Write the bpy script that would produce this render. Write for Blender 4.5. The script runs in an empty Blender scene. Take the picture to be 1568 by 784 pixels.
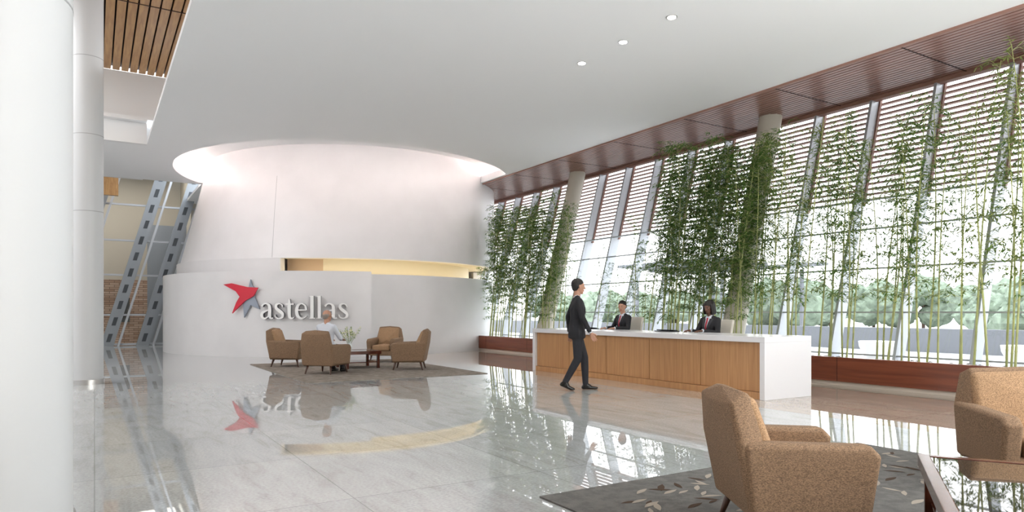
import bpy, bmesh, math, random
from mathutils import Vector, Matrix, Euler
random.seed(7)
scene = bpy.context.scene
COL = scene.collection

# ------------------------------------------------------------------ materials
def new_mat(name):
    m = bpy.data.materials.new(name); m.use_nodes = True
    nt = m.node_tree
    return m, nt, nt.nodes['Principled BSDF']

def mat(name, c, rough=0.5, metal=0.0, spec=0.5, emit=None, estr=0.0, noise=0.0, nscale=8.0, bump=0.0, bscale=60.0, sheen=0.0):
    m, nt, b = new_mat(name)
    b.inputs['Base Color'].default_value = (*c, 1)
    b.inputs['Roughness'].default_value = rough
    b.inputs['Metallic'].default_value = metal
    b.inputs['Specular IOR Level'].default_value = spec
    if sheen: b.inputs['Sheen Weight'].default_value = sheen
    if emit:
        b.inputs['Emission Color'].default_value = (*emit, 1)
        b.inputs['Emission Strength'].default_value = estr
    tc = nt.nodes.new('ShaderNodeTexCoord')
    if noise:
        n = nt.nodes.new('ShaderNodeTexNoise'); n.inputs['Scale'].default_value = nscale; n.inputs['Detail'].default_value = 4
        r = nt.nodes.new('ShaderNodeValToRGB')
        r.color_ramp.elements[0].position = 0.3; r.color_ramp.elements[1].position = 0.7
        r.color_ramp.elements[0].color = (*[x*(1-noise) for x in c], 1)
        r.color_ramp.elements[1].color = (*[min(1, x*(1+noise)) for x in c], 1)
        nt.links.new(tc.outputs['Object'], n.inputs['Vector']); nt.links.new(n.outputs['Fac'], r.inputs['Fac'])
        nt.links.new(r.outputs['Color'], b.inputs['Base Color'])
    if bump:
        n2 = nt.nodes.new('ShaderNodeTexNoise'); n2.inputs['Scale'].default_value = bscale; n2.inputs['Detail'].default_value = 3
        bp = nt.nodes.new('ShaderNodeBump'); bp.inputs['Strength'].default_value = bump; bp.inputs['Distance'].default_value = 0.01
        nt.links.new(tc.outputs['Object'], n2.inputs['Vector']); nt.links.new(n2.outputs['Fac'], bp.inputs['Height'])
        nt.links.new(bp.outputs['Normal'], b.inputs['Normal'])
    return m

def wood_mat(name, c1, c2, scale=(1, 1, 1), rough=0.35, nscale=6):
    m, nt, b = new_mat(name)
    tc = nt.nodes.new('ShaderNodeTexCoord'); mp = nt.nodes.new('ShaderNodeMapping'); mp.inputs['Scale'].default_value = scale
    n = nt.nodes.new('ShaderNodeTexNoise'); n.inputs['Scale'].default_value = nscale; n.inputs['Detail'].default_value = 5; n.inputs['Distortion'].default_value = 0.4
    r = nt.nodes.new('ShaderNodeValToRGB'); r.color_ramp.elements[0].position = .3; r.color_ramp.elements[1].position = .7
    r.color_ramp.elements[0].color = (*c1, 1); r.color_ramp.elements[1].color = (*c2, 1)
    L = nt.links.new
    L(tc.outputs['Object'], mp.inputs['Vector']); L(mp.outputs['Vector'], n.inputs['Vector']); L(n.outputs['Fac'], r.inputs['Fac']); L(r.outputs['Color'], b.inputs['Base Color'])
    b.inputs['Roughness'].default_value = rough
    return m

def floor_mat():
    m, nt, b = new_mat('polished_granite')
    L = nt.links.new; N = nt.nodes.new
    tc = N('ShaderNodeTexCoord')
    mp = N('ShaderNodeMapping'); mp.inputs['Scale'].default_value = (2.6, 0.55, 1); mp.inputs['Rotation'].default_value = (0, 0, 0.5)
    L(tc.outputs['Object'], mp.inputs['Vector'])
    n = N('ShaderNodeTexNoise'); n.inputs['Scale'].default_value = 1.8; n.inputs['Detail'].default_value = 10; n.inputs['Roughness'].default_value = .72; n.inputs['Distortion'].default_value = 1.3
    L(mp.outputs['Vector'], n.inputs['Vector'])
    r = N('ShaderNodeValToRGB'); e = r.color_ramp.elements
    e[0].position = .30; e[0].color = (.40, .40, .385, 1); e[1].position = .66; e[1].color = (.58, .605, .61, 1)
    x = e.new(.46); x.color = (.51, .53, .53, 1)
    L(n.outputs['Fac'], r.inputs['Fac'])
    n2 = N('ShaderNodeTexNoise'); n2.inputs['Scale'].default_value = 45; n2.inputs['Detail'].default_value = 3
    L(tc.outputs['Object'], n2.inputs['Vector'])
    r2 = N('ShaderNodeValToRGB'); r2.color_ramp.elements[0].position = .35; r2.color_ramp.elements[0].color = (.82, .82, .81, 1); r2.color_ramp.elements[1].position = .6; r2.color_ramp.elements[1].color = (1, 1, 1, 1)
    L(n2.outputs['Fac'], r2.inputs['Fac'])
    mul = N('ShaderNodeMix'); mul.data_type = 'RGBA'; mul.blend_type = 'MULTIPLY'; mul.inputs[0].default_value = 1
    L(r.outputs['Color'], mul.inputs[6]); L(r2.outputs['Color'], mul.inputs[7])
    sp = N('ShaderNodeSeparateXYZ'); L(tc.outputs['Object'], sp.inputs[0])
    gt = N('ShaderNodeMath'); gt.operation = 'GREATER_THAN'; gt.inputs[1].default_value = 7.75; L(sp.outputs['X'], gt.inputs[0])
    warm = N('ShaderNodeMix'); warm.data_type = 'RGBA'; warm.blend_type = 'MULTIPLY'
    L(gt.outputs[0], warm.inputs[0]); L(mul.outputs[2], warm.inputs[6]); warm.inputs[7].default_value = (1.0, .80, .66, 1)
    br = N('ShaderNodeTexBrick'); br.offset = 0.0; br.inputs['Scale'].default_value = 1
    br.inputs['Brick Width'].default_value = 1.55; br.inputs['Row Height'].default_value = 1.55; br.inputs['Mortar Size'].default_value = .005
    br.inputs['Color1'].default_value = (1, 1, 1, 1); br.inputs['Color2'].default_value = (.91, .92, .93, 1); br.inputs['Mortar'].default_value = (.6, .6, .6, 1)
    L(tc.outputs['Object'], br.inputs['Vector'])
    mu2 = N('ShaderNodeMix'); mu2.data_type = 'RGBA'; mu2.blend_type = 'MULTIPLY'; mu2.inputs[0].default_value = 1
    L(warm.outputs[2], mu2.inputs[6]); L(br.outputs['Color'], mu2.inputs[7])
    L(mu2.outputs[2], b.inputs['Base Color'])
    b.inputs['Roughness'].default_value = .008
    b.inputs['IOR'].default_value = 1.95
    return m

def soffit_mat():
    m, nt, b = new_mat('soffit_wood')
    L = nt.links.new; N = nt.nodes.new
    tc = N('ShaderNodeTexCoord'); mp = N('ShaderNodeMapping'); mp.inputs['Scale'].default_value = (9, .6, 1)
    L(tc.outputs['Object'], mp.inputs['Vector'])
    n = N('ShaderNodeTexNoise'); n.inputs['Scale'].default_value = 3; n.inputs['Detail'].default_value = 5
    L(mp.outputs['Vector'], n.inputs['Vector'])
    r = N('ShaderNodeValToRGB'); r.color_ramp.elements[0].position = .3; r.color_ramp.elements[1].position = .7
    r.color_ramp.elements[0].color = (.20, .095, .07, 1); r.color_ramp.elements[1].color = (.33, .17, .13, 1)
    L(n.outputs['Fac'], r.inputs['Fac']); L(r.outputs['Color'], b.inputs['Base Color'])
    b.inputs['Roughness'].default_value = .3
    return m

def stripe_rug(name, c1, c2, scale):
    m, nt, b = new_mat(name)
    L = nt.links.new; N = nt.nodes.new
    tc = N('ShaderNodeTexCoord'); n = N('ShaderNodeTexNoise'); n.inputs['Scale'].default_value = scale; n.inputs['Detail'].default_value = 6; n.inputs['Roughness'].default_value = .7
    L(tc.outputs['Object'], n.inputs['Vector'])
    r = N('ShaderNodeValToRGB'); r.color_ramp.elements[0].position = .42; r.color_ramp.elements[1].position = .58
    r.color_ramp.elements[0].color = (*c1, 1); r.color_ramp.elements[1].color = (*c2, 1)
    L(n.outputs['Fac'], r.inputs['Fac']); L(r.outputs['Color'], b.inputs['Base Color'])
    n2 = N('ShaderNodeTexNoise'); n2.inputs['Scale'].default_value = 220
    L(tc.outputs['Object'], n2.inputs['Vector'])
    bp = N('ShaderNodeBump'); bp.inputs['Strength'].default_value = .6; bp.inputs['Distance'].default_value = .01
    L(n2.outputs['Fac'], bp.inputs['Height']); L(bp.outputs['Normal'], b.inputs['Normal'])
    b.inputs['Roughness'].default_value = .95
    b.inputs['Specular IOR Level'].default_value = .1
    return m

def brick_mat():
    m, nt, b = new_mat('ledge_stone')
    L = nt.links.new; N = nt.nodes.new
    tc = N('ShaderNodeTexCoord'); mp = N('ShaderNodeMapping'); mp.inputs['Rotation'].default_value = (math.pi/2, 0, 0)
    br = N('ShaderNodeTexBrick'); br.inputs['Scale'].default_value = 1; br.inputs['Brick Width'].default_value = .35; br.inputs['Row Height'].default_value = .09; br.inputs['Mortar Size'].default_value = .008
    br.inputs['Color1'].default_value = (.42, .27, .19, 1); br.inputs['Color2'].default_value = (.6, .45, .34, 1); br.inputs['Mortar'].default_value = (.15, .1, .08, 1)
    L(tc.outputs['Object'], mp.inputs['Vector']); L(mp.outputs['Vector'], br.inputs['Vector']); L(br.outputs['Color'], b.inputs['Base Color'])
    b.inputs['Roughness'].default_value = .9
    return m

def fabric_mat(name, c):
    m, nt, b = new_mat(name)
    L = nt.links.new; N = nt.nodes.new
    tc = N('ShaderNodeTexCoord'); mp = N('ShaderNodeMapping'); mp.inputs['Scale'].default_value = (1, 1, 2.2)
    n = N('ShaderNodeTexNoise'); n.inputs['Scale'].default_value = 110; n.inputs['Detail'].default_value = 3
    L(tc.outputs['Object'], mp.inputs['Vector']); L(mp.outputs['Vector'], n.inputs['Vector'])
    r = N('ShaderNodeValToRGB'); r.color_ramp.elements[0].position = .35; r.color_ramp.elements[1].position = .65
    r.color_ramp.elements[0].color = (*[x*.55 for x in c], 1); r.color_ramp.elements[1].color = (*[min(1, x*1.35) for x in c], 1)
    L(n.outputs['Fac'], r.inputs['Fac']); L(r.outputs['Color'], b.inputs['Base Color'])
    bp = N('ShaderNodeBump'); bp.inputs['Strength'].default_value = .4; bp.inputs['Distance'].default_value = .005
    L(n.outputs['Fac'], bp.inputs['Height']); L(bp.outputs['Normal'], b.inputs['Normal'])
    b.inputs['Roughness'].default_value = .9
    return m

def glass_pane_mat(name, tint=(1, 1, 1), refl=.05):
    m = bpy.data.materials.new(name); m.use_nodes = True; nt = m.node_tree; nt.nodes.clear()
    o = nt.nodes.new('ShaderNodeOutputMaterial'); mx = nt.nodes.new('ShaderNodeMixShader'); t = nt.nodes.new('ShaderNodeBsdfTransparent'); g = nt.nodes.new('ShaderNodeBsdfGlossy')
    t.inputs[0].default_value = (*tint, 1); g.inputs['Roughness'].default_value = .02; mx.inputs[0].default_value = refl
    nt.links.new(t.outputs[0], mx.inputs[1]); nt.links.new(g.outputs[0], mx.inputs[2]); nt.links.new(mx.outputs[0], o.inputs[0])
    return m

def emit_mat(name, c, s):
    m = bpy.data.materials.new(name); m.use_nodes = True; nt = m.node_tree; nt.nodes.clear()
    o = nt.nodes.new('ShaderNodeOutputMaterial'); e = nt.nodes.new('ShaderNodeEmission'); e.inputs[0].default_value = (*c, 1); e.inputs[1].default_value = s
    nt.links.new(e.outputs[0], o.inputs[0]); return m

def leaf_mat(name, c1, c2):
    m, nt, b = new_mat(name)
    L = nt.links.new; N = nt.nodes.new
    oi = N('ShaderNodeTexCoord'); n = N('ShaderNodeTexNoise'); n.inputs['Scale'].default_value = 5
    L(oi.outputs['Object'], n.inputs['Vector'])
    r = N('ShaderNodeValToRGB'); r.color_ramp.elements[0].position = .35; r.color_ramp.elements[1].position = .65
    r.color_ramp.elements[0].color = (*c1, 1); r.color_ramp.elements[1].color = (*c2, 1)
    L(n.outputs['Fac'], r.inputs['Fac']); L(r.outputs['Color'], b.inputs['Base Color'])
    b.inputs['Roughness'].default_value = .5
    tr = N('ShaderNodeBsdfTranslucent'); L(r.outputs['Color'], tr.inputs[0])
    mx = N('ShaderNodeMixShader'); mx.inputs[0].default_value = .45
    out = nt.nodes['Material Output']
    L(b.outputs[0], mx.inputs[1]); L(tr.outputs[0], mx.inputs[2]); L(mx.outputs[0], out.inputs[0])
    return m

M = {}
M['floor'] = floor_mat()
M['white'] = mat('white_plaster', (.80, .80, .80), .55)
M['ceil'] = mat('ceiling_paint', (.87, .88, .89), .7)
M['drum'] = mat('drum_venetian_plaster', (.76, .755, .765), .33, noise=.03, nscale=1.2)
M['col'] = mat('column_paint', (.58, .595, .61), .4)
M['joint'] = mat('joint_grey', (.35, .36, .37), .5)
M['steel'] = mat('brushed_steel', (.6, .6, .6), .3, 1)
M['mull'] = mat('mullion_aluminium', (.50, .53, .57), .4, .2)
M['mull_d'] = mat('truss_dark', (.06, .07, .08), .6)
M['truss'] = mat('truss_grey', (.30, .33, .36), .45, .2)
M['beige'] = mat('beige_column', (.62, .58, .50), .6)
M['beigew'] = mat('beige_wall', (.52, .49, .42), .8)
M['soffit'] = soffit_mat()
M['gap'] = mat('dark_gap', (.03, .012, .01), .8)
M['louver'] = mat('louver_cedar', (.32, .17, .13), .5)
M['planter'] = wood_mat('planter_mahogany', (.15, .04, .022), (.26, .08, .04), (1, .15, 3), .3, 5)
M['plinth'] = mat('cream_plinth', (.65, .58, .5), .6)
M['pebble'] = mat('pebble_bed', (.13, .11, .10), .9, noise=.7, nscale=30, bump=1, bscale=30)
M['oak'] = wood_mat('oak_veneer', (.43, .215, .09), (.56, .31, .14), (9, 9, .35), .4, 4)
M['ceilwood'] = wood_mat('ceiling_wood', (.38, .19, .07), (.54, .31, .12), (5, .4, 1), .4, 4)
M['corian'] = mat('white_corian', (.80, .80, .83), .18)
M['fab'] = fabric_mat('brown_tweed', (.26, .165, .10))
M['fab2'] = fabric_mat('tan_cushion', (.40, .25, .14))
M['leg'] = mat('dark_walnut_leg', (.07, .028, .015), .3)
M['tabwood'] = wood_mat('table_mahogany', (.07, .02, .012), (.14, .04, .022), (1, 4, 1), .15, 5)
M['tglass'] = mat('smoked_glass_top', (.03, .025, .02), .02, 0, 1.0)
M['rug1'] = stripe_rug('rug_far_weave', (.24, .21, .18), (.35, .31, .27), 6)
M['rug2'] = stripe_rug('rug_near_weave', (.14, .137, .13), (.18, .176, .165), 9)
M['rugleaf'] = mat('rug_leaf_tan', (.35, .31, .26), .95, spec=.1)
M['rugleaf2'] = mat('rug_leaf_brown', (.08, .055, .04), .95, spec=.1)
M['red'] = mat('logo_red', (.62, .02, .045), .35)
M['lgrey'] = mat('logo_grey', (.30, .34, .41), .3, .3)
M['letter'] = mat('letter_white', (.96, .96, .96), .3)
M['lside'] = mat('letter_side_shade', (.20, .20, .22), .4)  # shadow edge of the white letters painted into their side colour
M['suit'] = mat('black_suit', (.012, .012, .016), .8, noise=.2, nscale=60)
M['lapel'] = mat('suit_lapel', (.02, .02, .026), .6)
M['trou'] = mat('charcoal_trousers', (.02, .02, .026), .85)
M['shirt'] = mat('white_shirt', (.68, .72, .80), .8)
M['tie'] = mat('red_tie', (.35, .01, .03), .5)
M['shoe'] = mat('black_leather', (.01, .01, .01), .25)
M['skin1'] = mat('skin_fair', (.50, .27, .185), .5)
M['skin2'] = mat('skin_dark', (.12, .05, .03), .45)
M['lip'] = mat('lip', (.36, .13, .11), .5)
M['hairb'] = mat('hair_black', (.012, .009, .008), .55, bump=.5, bscale=120)
M['hairg'] = mat('hair_grey', (.32, .28, .25), .7, bump=.5, bscale=120)
M['eye'] = mat('eye_white', (.6, .58, .56), .2)
M['pupil'] = mat('eye_pupil', (.02, .012, .01), .2)
M['bamboo'] = mat('bamboo_culm', (.42, .45, .17), .4, noise=.3, nscale=3)
M['leaf1'] = leaf_mat('bamboo_leaf_green', (.065, .155, .028), (.17, .28, .065))
M['leaf2'] = leaf_mat('bamboo_leaf_olive', (.15, .21, .055), (.28, .33, .10))
M['glass'] = glass_pane_mat('window_glass')
M['cove'] = emit_mat('cove_led', (1, .81, .75), 32)
M['slot'] = emit_mat('slot_led', (1, .84, .56), 8)
M['lamp'] = emit_mat('downlight_lens', (1, .95, .85), 12)
M['gold'] = mat('slot_gold', (.60, .55, .44), .5)
M['brownp'] = mat('slot_brown_panel', (.45, .34, .25), .4)
M['stone'] = brick_mat()
M['tv'] = mat('screen_black', (.015, .017, .02), .15)
M['extground'] = mat('terrace_pale', (.55, .56, .55), .9)
M['extdark'] = mat('terrace_wall', (.17, .18, .20), .8)
M['tree'] = mat('hedge_green', (.20, .25, .19), .95, noise=.35, nscale=2, bump=1, bscale=4)
M['vase'] = mat('glass_vase', (.75, .80, .80), .08)
M['flower'] = mat('flower_cream', (.80, .80, .55), .7)
M['stem'] = mat('flower_stem', (.22, .32, .10), .6)
M['cream'] = mat('cream_leather', (.72, .68, .60), .5)

# ------------------------------------------------------------------ mesh builder
_ico = {}
def ico(sub):
    if sub not in _ico:
        bm = bmesh.new(); bmesh.ops.create_icosphere(bm, subdivisions=sub, radius=1)
        _ico[sub] = ([v.co.copy() for v in bm.verts], [[v.index for v in f.verts] for f in bm.faces]); bm.free()
    return _ico[sub]
BOXF = [(0,3,2,1),(4,5,6,7),(0,1,5,4),(1,2,6,5),(2,3,7,6),(3,0,4,7)]
class MB:
    def __init__(s):
        s.v = []; s.f = []; s.m = []; s.mats = []
    def mi(s, m):
        if m not in s.mats: s.mats.append(m)
        return s.mats.index(m)
    def add(s, vs, fs, m, T=None):
        o = len(s.v); k = s.mi(m)
        s.v += [tuple(T @ Vector(v)) if T else tuple(v) for v in vs]
        s.f += [[i+o for i in f] for f in fs]; s.m += [k]*len(fs)
    def box(s, a, b, m, T=None):
        x0, y0, z0 = a; x1, y1, z1 = b
        s.add([(x0,y0,z0),(x1,y0,z0),(x1,y1,z0),(x0,y1,z0),(x0,y0,z1),(x1,y0,z1),(x1,y1,z1),(x0,y1,z1)], BOXF, m, T)
    def prism(s, poly, fn, m, T=None):
        n = len(poly)
        vs = [fn(u, v, 0) for u, v in poly]+[fn(u, v, 1) for u, v in poly]
        fs = [list(range(n))[::-1], list(range(n, 2*n))]+[(i, (i+1) % n, n+(i+1) % n, n+i) for i in range(n)]
        s.add(vs, fs, m, T)
    def tube(s, pts, rad, m, n=12, T=None, cap=True):
        vs = []; fs = []
        pts = [Vector(p) for p in pts]
        for i, p in enumerate(pts):
            d = (pts[min(i+1, len(pts)-1)]-pts[max(i-1, 0)]).normalized()
            a = d.orthogonal().normalized() if abs(d.z) < .9 else Vector((1, 0, 0)).cross(d).normalized()
            b = d.cross(a)
            r = rad[i] if isinstance(rad, (list, tuple)) else rad
            for k in range(n):
                t = 2*math.pi*k/n; vs.append(p+r*(a*math.cos(t)+b*math.sin(t)))
        for i in range(len(pts)-1):
            for k in range(n):
                fs.append((i*n+k, i*n+(k+1) % n, (i+1)*n+(k+1) % n, (i+1)*n+k))
        if cap:
            fs.append(tuple(range(n))[::-1]); fs.append(tuple(range((len(pts)-1)*n, len(pts)*n)))
        s.add(vs, fs, m, T)
    def hull(s, items, m, T=None, sub=2):
        uv, _ = ico(sub)
        bm = bmesh.new()
        for c, r in items:
            if not isinstance(r, (tuple, list)): r = (r, r, r)
            for u in uv: bm.verts.new((c[0]+u.x*r[0], c[1]+u.y*r[1], c[2]+u.z*r[2]))
        res = bmesh.ops.convex_hull(bm, input=bm.verts[:], use_existing_faces=False)
        kill = {g for g in res['geom_interior'] if isinstance(g, bmesh.types.BMVert)} | {g for g in res['geom_unused'] if isinstance(g, bmesh.types.BMVert)}
        kill |= {v for v in bm.verts if not v.link_faces}
        bmesh.ops.delete(bm, geom=list(kill), context='VERTS')
        bmesh.ops.recalc_face_normals(bm, faces=bm.faces[:])
        bm.verts.index_update()
        vs = [v.co.copy() for v in bm.verts]; fs = [[v.index for v in f.verts] for f in bm.faces]
        bm.free(); s.add(vs, fs, m, T)
    def obj(s, name, smooth=False, bevel=0, loc=None, rotz=0, parent=None, weighted=False, auto=None):
        me = bpy.data.meshes.new(name); me.from_pydata(s.v, [], s.f)
        for m in s.mats: me.materials.append(m)
        me.polygons.foreach_set('material_index', s.m)
        if smooth: me.polygons.foreach_set('use_smooth', [True]*len(me.polygons))
        me.update(); me.validate()
        if auto is not None:
            me.polygons.foreach_set('use_smooth', [True]*len(me.polygons)); me.set_sharp_from_angle(angle=math.radians(auto))
        o = bpy.data.objects.new(name, me); COL.objects.link(o)
        if bevel:
            b = o.modifiers.new('bevel', 'BEVEL'); b.width = bevel; b.segments = 2; b.limit_method = 'ANGLE'; b.angle_limit = .6
        if weighted:
            o.modifiers.new('wn', 'WEIGHTED_NORMAL')
        if loc: o.location = loc
        o.rotation_euler[2] = rotz
        if parent: o.parent = parent
        return o

def remesh(mb, voxel, it=3):
    me = bpy.data.meshes.new('tmp'); me.from_pydata(mb.v, [], mb.f); me.update()
    o = bpy.data.objects.new('tmp', me); COL.objects.link(o)
    r = o.modifiers.new('r', 'REMESH'); r.mode = 'VOXEL'; r.voxel_size = voxel
    if it:
        sm = o.modifiers.new('s', 'SMOOTH'); sm.iterations = it; sm.factor = .5
    dg = bpy.context.evaluated_depsgraph_get(); dg.update()
    e = o.evaluated_get(dg); em = e.to_mesh()
    vs = [v.co.copy() for v in em.vertices]; fs = [list(p.vertices) for p in em.polygons]
    e.to_mesh_clear(); bpy.data.objects.remove(o); bpy.data.meshes.remove(me)
    return vs, fs

# ------------------------------------------------------------------ camera
YAW = math.radians(31.45)
H = 1.3
cam = bpy.data.cameras.new('camera'); co = bpy.data.objects.new('camera', cam); COL.objects.link(co)
co.location = (0, 0, H); co.rotation_euler = (math.pi/2, 0, -YAW)
cam.lens = 24; cam.sensor_width = 36; cam.shift_y = .055; cam.clip_end = 500
scene.camera = co

# ------------------------------------------------------------------ room shell
HC = 5.8
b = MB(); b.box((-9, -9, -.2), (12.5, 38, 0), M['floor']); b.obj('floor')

RC = Vector((7.41, 22.66)); RR = 5.4
def ring_pt(t, r, z): 
    return (min(RC.x+r*math.cos(t), 11.45), min(RC.y+r*math.sin(t), 25.9), z)
def fill_with_hole(outer, hole, z):
    bm = bmesh.new(); es = []
    for loop in (outer, hole):
        vs = [bm.verts.new((p[0], p[1], z)) for p in loop]
        for i in range(len(vs)): es.append(bm.edges.new((vs[i], vs[(i+1) % len(vs)])))
    bmesh.ops.triangle_fill(bm, use_beauty=True, use_dissolve=False, edges=es)
    bm.verts.index_update()
    r = [v.co.copy() for v in bm.verts], [[v.index for v in f.verts] for f in bm.faces]
    bm.free(); return r
outer = [(1.2, -9), (11.6, -9), (11.6, 33), (3.2, 33), (3.2, 26.2), (-9, 26.2), (-9, 20.7), (1.2, 20.7)]
NR = 128
def clean(l):
    o = []
    for p in l:
        if not o or (Vector(p[:2])-Vector(o[-1][:2])).length > .02: o.append(p)
    if (Vector(o[0][:2])-Vector(o[-1][:2])).length < .02: o.pop()
    return o
hole = clean([ring_pt(2*math.pi*i/NR, RR, HC) for i in range(NR)])
vs, fs = fill_with_hole(outer, hole, HC)
c = MB(); c.add(vs, fs, M['ceil'])
c.add([(v[0], v[1], HC+.10) for v in vs], fs, M['ceil'])
n = len(hole); c.add([p for p in hole]+[(p[0], p[1], HC+.22) for p in hole], [(i, (i+1) % n, n+(i+1) % n, n+i) for i in range(n)], M['ceil'])
n = len(outer); c.add([(p[0], p[1], HC) for p in outer]+[(p[0], p[1], HC+.1) for p in outer], [(i, (i+1) % n, n+(i+1) % n, n+i) for i in range(n)], M['ceil'])
big = [(RC.x+(RR+.45)*math.cos(2*math.pi*i/NR), RC.y+(RR+.45)*math.sin(2*math.pi*i/NR)) for i in range(NR)]
ZR = 6.38
c.add([(p[0], p[1], HC+.1) for p in big]+[(p[0], p[1], ZR) for p in big], [(i, (i+1) % NR, NR+(i+1) % NR, NR+i) for i in range(NR)], M['ceil'])
c.add([(p[0], p[1], ZR) for p in big], [list(range(NR))], M['ceil'])
c.obj('ceiling')
pts = [(RC.x+(RR+.22)*math.cos(t), RC.y+(RR+.22)*math.sin(t), HC+.16) for t in [2*math.pi*i/96 for i in range(97)]]
k = MB(); k.tube(pts, .035, M['cove'], 6, cap=False); k.obj('cove_light_strip')

c = MB()
c.box((-9, 20.68, HC-.004), (1.195, 20.85, 7.65), M['white'])
c.box((1.195, 20.68, 6.45), (7, 20.85, 7.65), M['white'])
c.box((-9, 20.43, 6.35), (1.19, 20.679, 6.45), M['white'])
c.box((-9, 26.21, HC-.004), (1.4, 26.35, 7.6), M['white'])
c.obj('wall_fascia')
c = MB(); c.box((-9, -9, 7.8), (7, 20.85, 7.9), M['gap'])
x = -9
while x < 7:
    c.box((x, -9, 7.66), (x+.165, 20.7, 7.72), M['ceilwood']); x += .20
for yy in (4, 8, 12, 16): c.box((-9, yy, 7.655), (7, yy+.04, 7.73), M['gap'])
c.obj('ceiling_timber_slats')
c = MB(); c.box((-9, 26.2, 7.6), (3.3, 38, 7.7), M['white']); c.obj('ceiling_rear')
c = MB(); c.box((-9.2, -9, 0), (-9, 38, 8), M['white']); c.obj('wall_left')
c = MB(); c.box((-9, -9.2, 0), (8.2, -9, 8), M['beigew']); c.obj('rear_light_block')  # added unseen wall, keeps sky light from behind off the near column
c = MB(); c.box((11.42, -9, .5), (11.54, .8, HC-.04), M['beigew']); c.obj('right_light_block')  # added unseen wall, screens window light from the foreground column
c = MB(); c.box((-9, 35, 0), (14, 35.2, 8), M['beigew']); c.obj('wall_back')
c = MB(); c.box((3.4, 31, 0), (3.6, 35, 7.6), M['beigew']); c.box((-.2, 32.6, 0), (1.9, 32.9, 2.65), M['stone']); c.box((.75, 32.53, .9), (1.25, 32.59, 1.9), M['tv'])
c.box((1.9, 32.6, 0), (3.4, 32.7, 5.0), M['truss']); c.obj('wall_ledge_stone')
c = MB(); c.box((-1.2, 29, 5.6), (.75, 29.2, 7.6), M['ceilwood']); c.obj('wood_wall_panel')

c = MB(); c.box((11.6, -9, HC+.05), (14.2, 33, HC+.12), M['gap'])
x = 11.6
while x < 13.95:
    c.box((x, -9, HC-.02), (x+.09, 33, HC+.02), M['soffit']); x += .12
c.box((11.55, -9, HC-.04), (11.6, 33, HC+.1), M['louver'])
yy = -8.6
while yy < 33:
    c.box((11.6, yy, HC-.022), (13.98, yy+.03, HC+.01), M['gap']); yy += 2.5
c.obj('ceiling_wood_soffit')

# ------------------------------------------------------------------ leaning window wall
BX, BZ, TX, TZ = 12.42, .42, 13.9, HC+.03
def gx(z): return BX+(TX-BX)*(z-BZ)/(TZ-BZ)
w = MB()
ys = [-8.4+1.28*i for i in range(32)]
for y in ys:
    for off, wd, dp in ((0, .028, .05), (.17, .018, .11)):
        vs = []
        for z in (0.0, TZ):
            X = gx(z)+off
            vs += [(X-dp, y-wd, z), (X+dp, y-wd, z), (X+dp, y+wd, z), (X-dp, y+wd, z)]
        w.add(vs, BOXF, M['mull'])
for z in (.5, 1.3, 2.15, 2.95, 3.55):
    X = gx(z); w.box((X-.03, -9, z-.015), (X+.05, 33, z+.015), M['mull'])
w.box((gx(TZ)-.08, -9, TZ-.12), (gx(TZ)+.1, 33, TZ), M['louver'])
w.obj('window_frame_leaning')
g = MB(); g.add([(gx(0)+.03, -9, 0), (gx(0)+.03, 33, 0), (gx(TZ)+.03, 33, TZ), (gx(TZ)+.03, -9, TZ)], [(0, 1, 2, 3)], M['glass']); g.obj('window_1')
l = MB()
z = 3.62
while z < TZ-.05:
    X = gx(z)+.36
    l.box((X-.055, -9, z-.016), (X+.055, 33, z+.016), M['louver'])
    z += .115
for y in ys:
    vs = []
    for z in (3.5, TZ):
        X = gx(z)+.24; vs += [(X-.03, y-.05, z), (X+.04, y-.05, z), (X+.04, y+.05, z), (X-.03, y+.05, z)]
    l.add(vs, BOXF, M['louver'])
l.obj('window_louvers')
for y in (3.0, 10.27, 17.6, 25):
    c = MB(); c.tube([(11.75, y, 0), (13.25, y, HC)], .25, M['beige'], 28); c.obj('leaning_column', auto=40)

c = MB(); c.box((11.3, -9, .07), (11.4, 30, .5), M['planter']); c.box((11.33, -9, 0), (11.4, 30, .07), M['plinth'])
yy = -8
while yy < 30:
    c.box((11.296, yy, .07), (11.30, yy+.008, .5), M['gap']); yy += 2.56
c.box((11.4, -9, 0.0), (12.30, 30, .43), M['pebble']); c.obj('planter_box')
c = MB()
for i in range(1500):
    u, f = ico(1); r = random.uniform(.02, .05); p = (random.uniform(11.43, 12.25), random.uniform(1, 22), .435)
    c.add([(p[0]+q.x*r, p[1]+q.y*r, p[2]+q.z*r*.6) for q in u], f, M['pebble'])
c.obj('planter_pebbles', smooth=True)

# ------------------------------------------------------------------ drum
DC = Vector((7.87, 25.2)); DD = Vector((.5218, .8531)); DL = Vector((.8531, -.5218))
def dpt(phi, r, z, C=DC):
    p = C+r*(-math.cos(phi)*DD+math.sin(phi)*DL); return (p.x, p.y, z)
R_ = math.radians
def arcwall(mb, p0, p1, r0, r1, z0, z1, m, n=96, C0=DC, C1=None, rb=None):
    C1 = C1 or C0
    vs = []
    for i in range(n+1):
        t = p0+(p1-p0)*i/n
        vs += [dpt(t, r1, z0, C0), dpt(t, (rb or r1), z1, C1), dpt(t, r0-(r1-(rb or r1)), z1, C1), dpt(t, r0, z0, C0)]
    fs = []
    for i in range(n):
        a = i*4; q = a+4
        for j in range(4): fs.append((a+j, q+j, q+(j+1) % 4, a+(j+1) % 4))
    fs += [(0, 1, 2, 3), (n*4+3, n*4+2, n*4+1, n*4)]
    mb.add(vs, fs, m)
d = MB()
arcwall(d, R_(-180), R_(180), 5.5, 5.68, 0, 2.44, M['drum'], 160)
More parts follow.
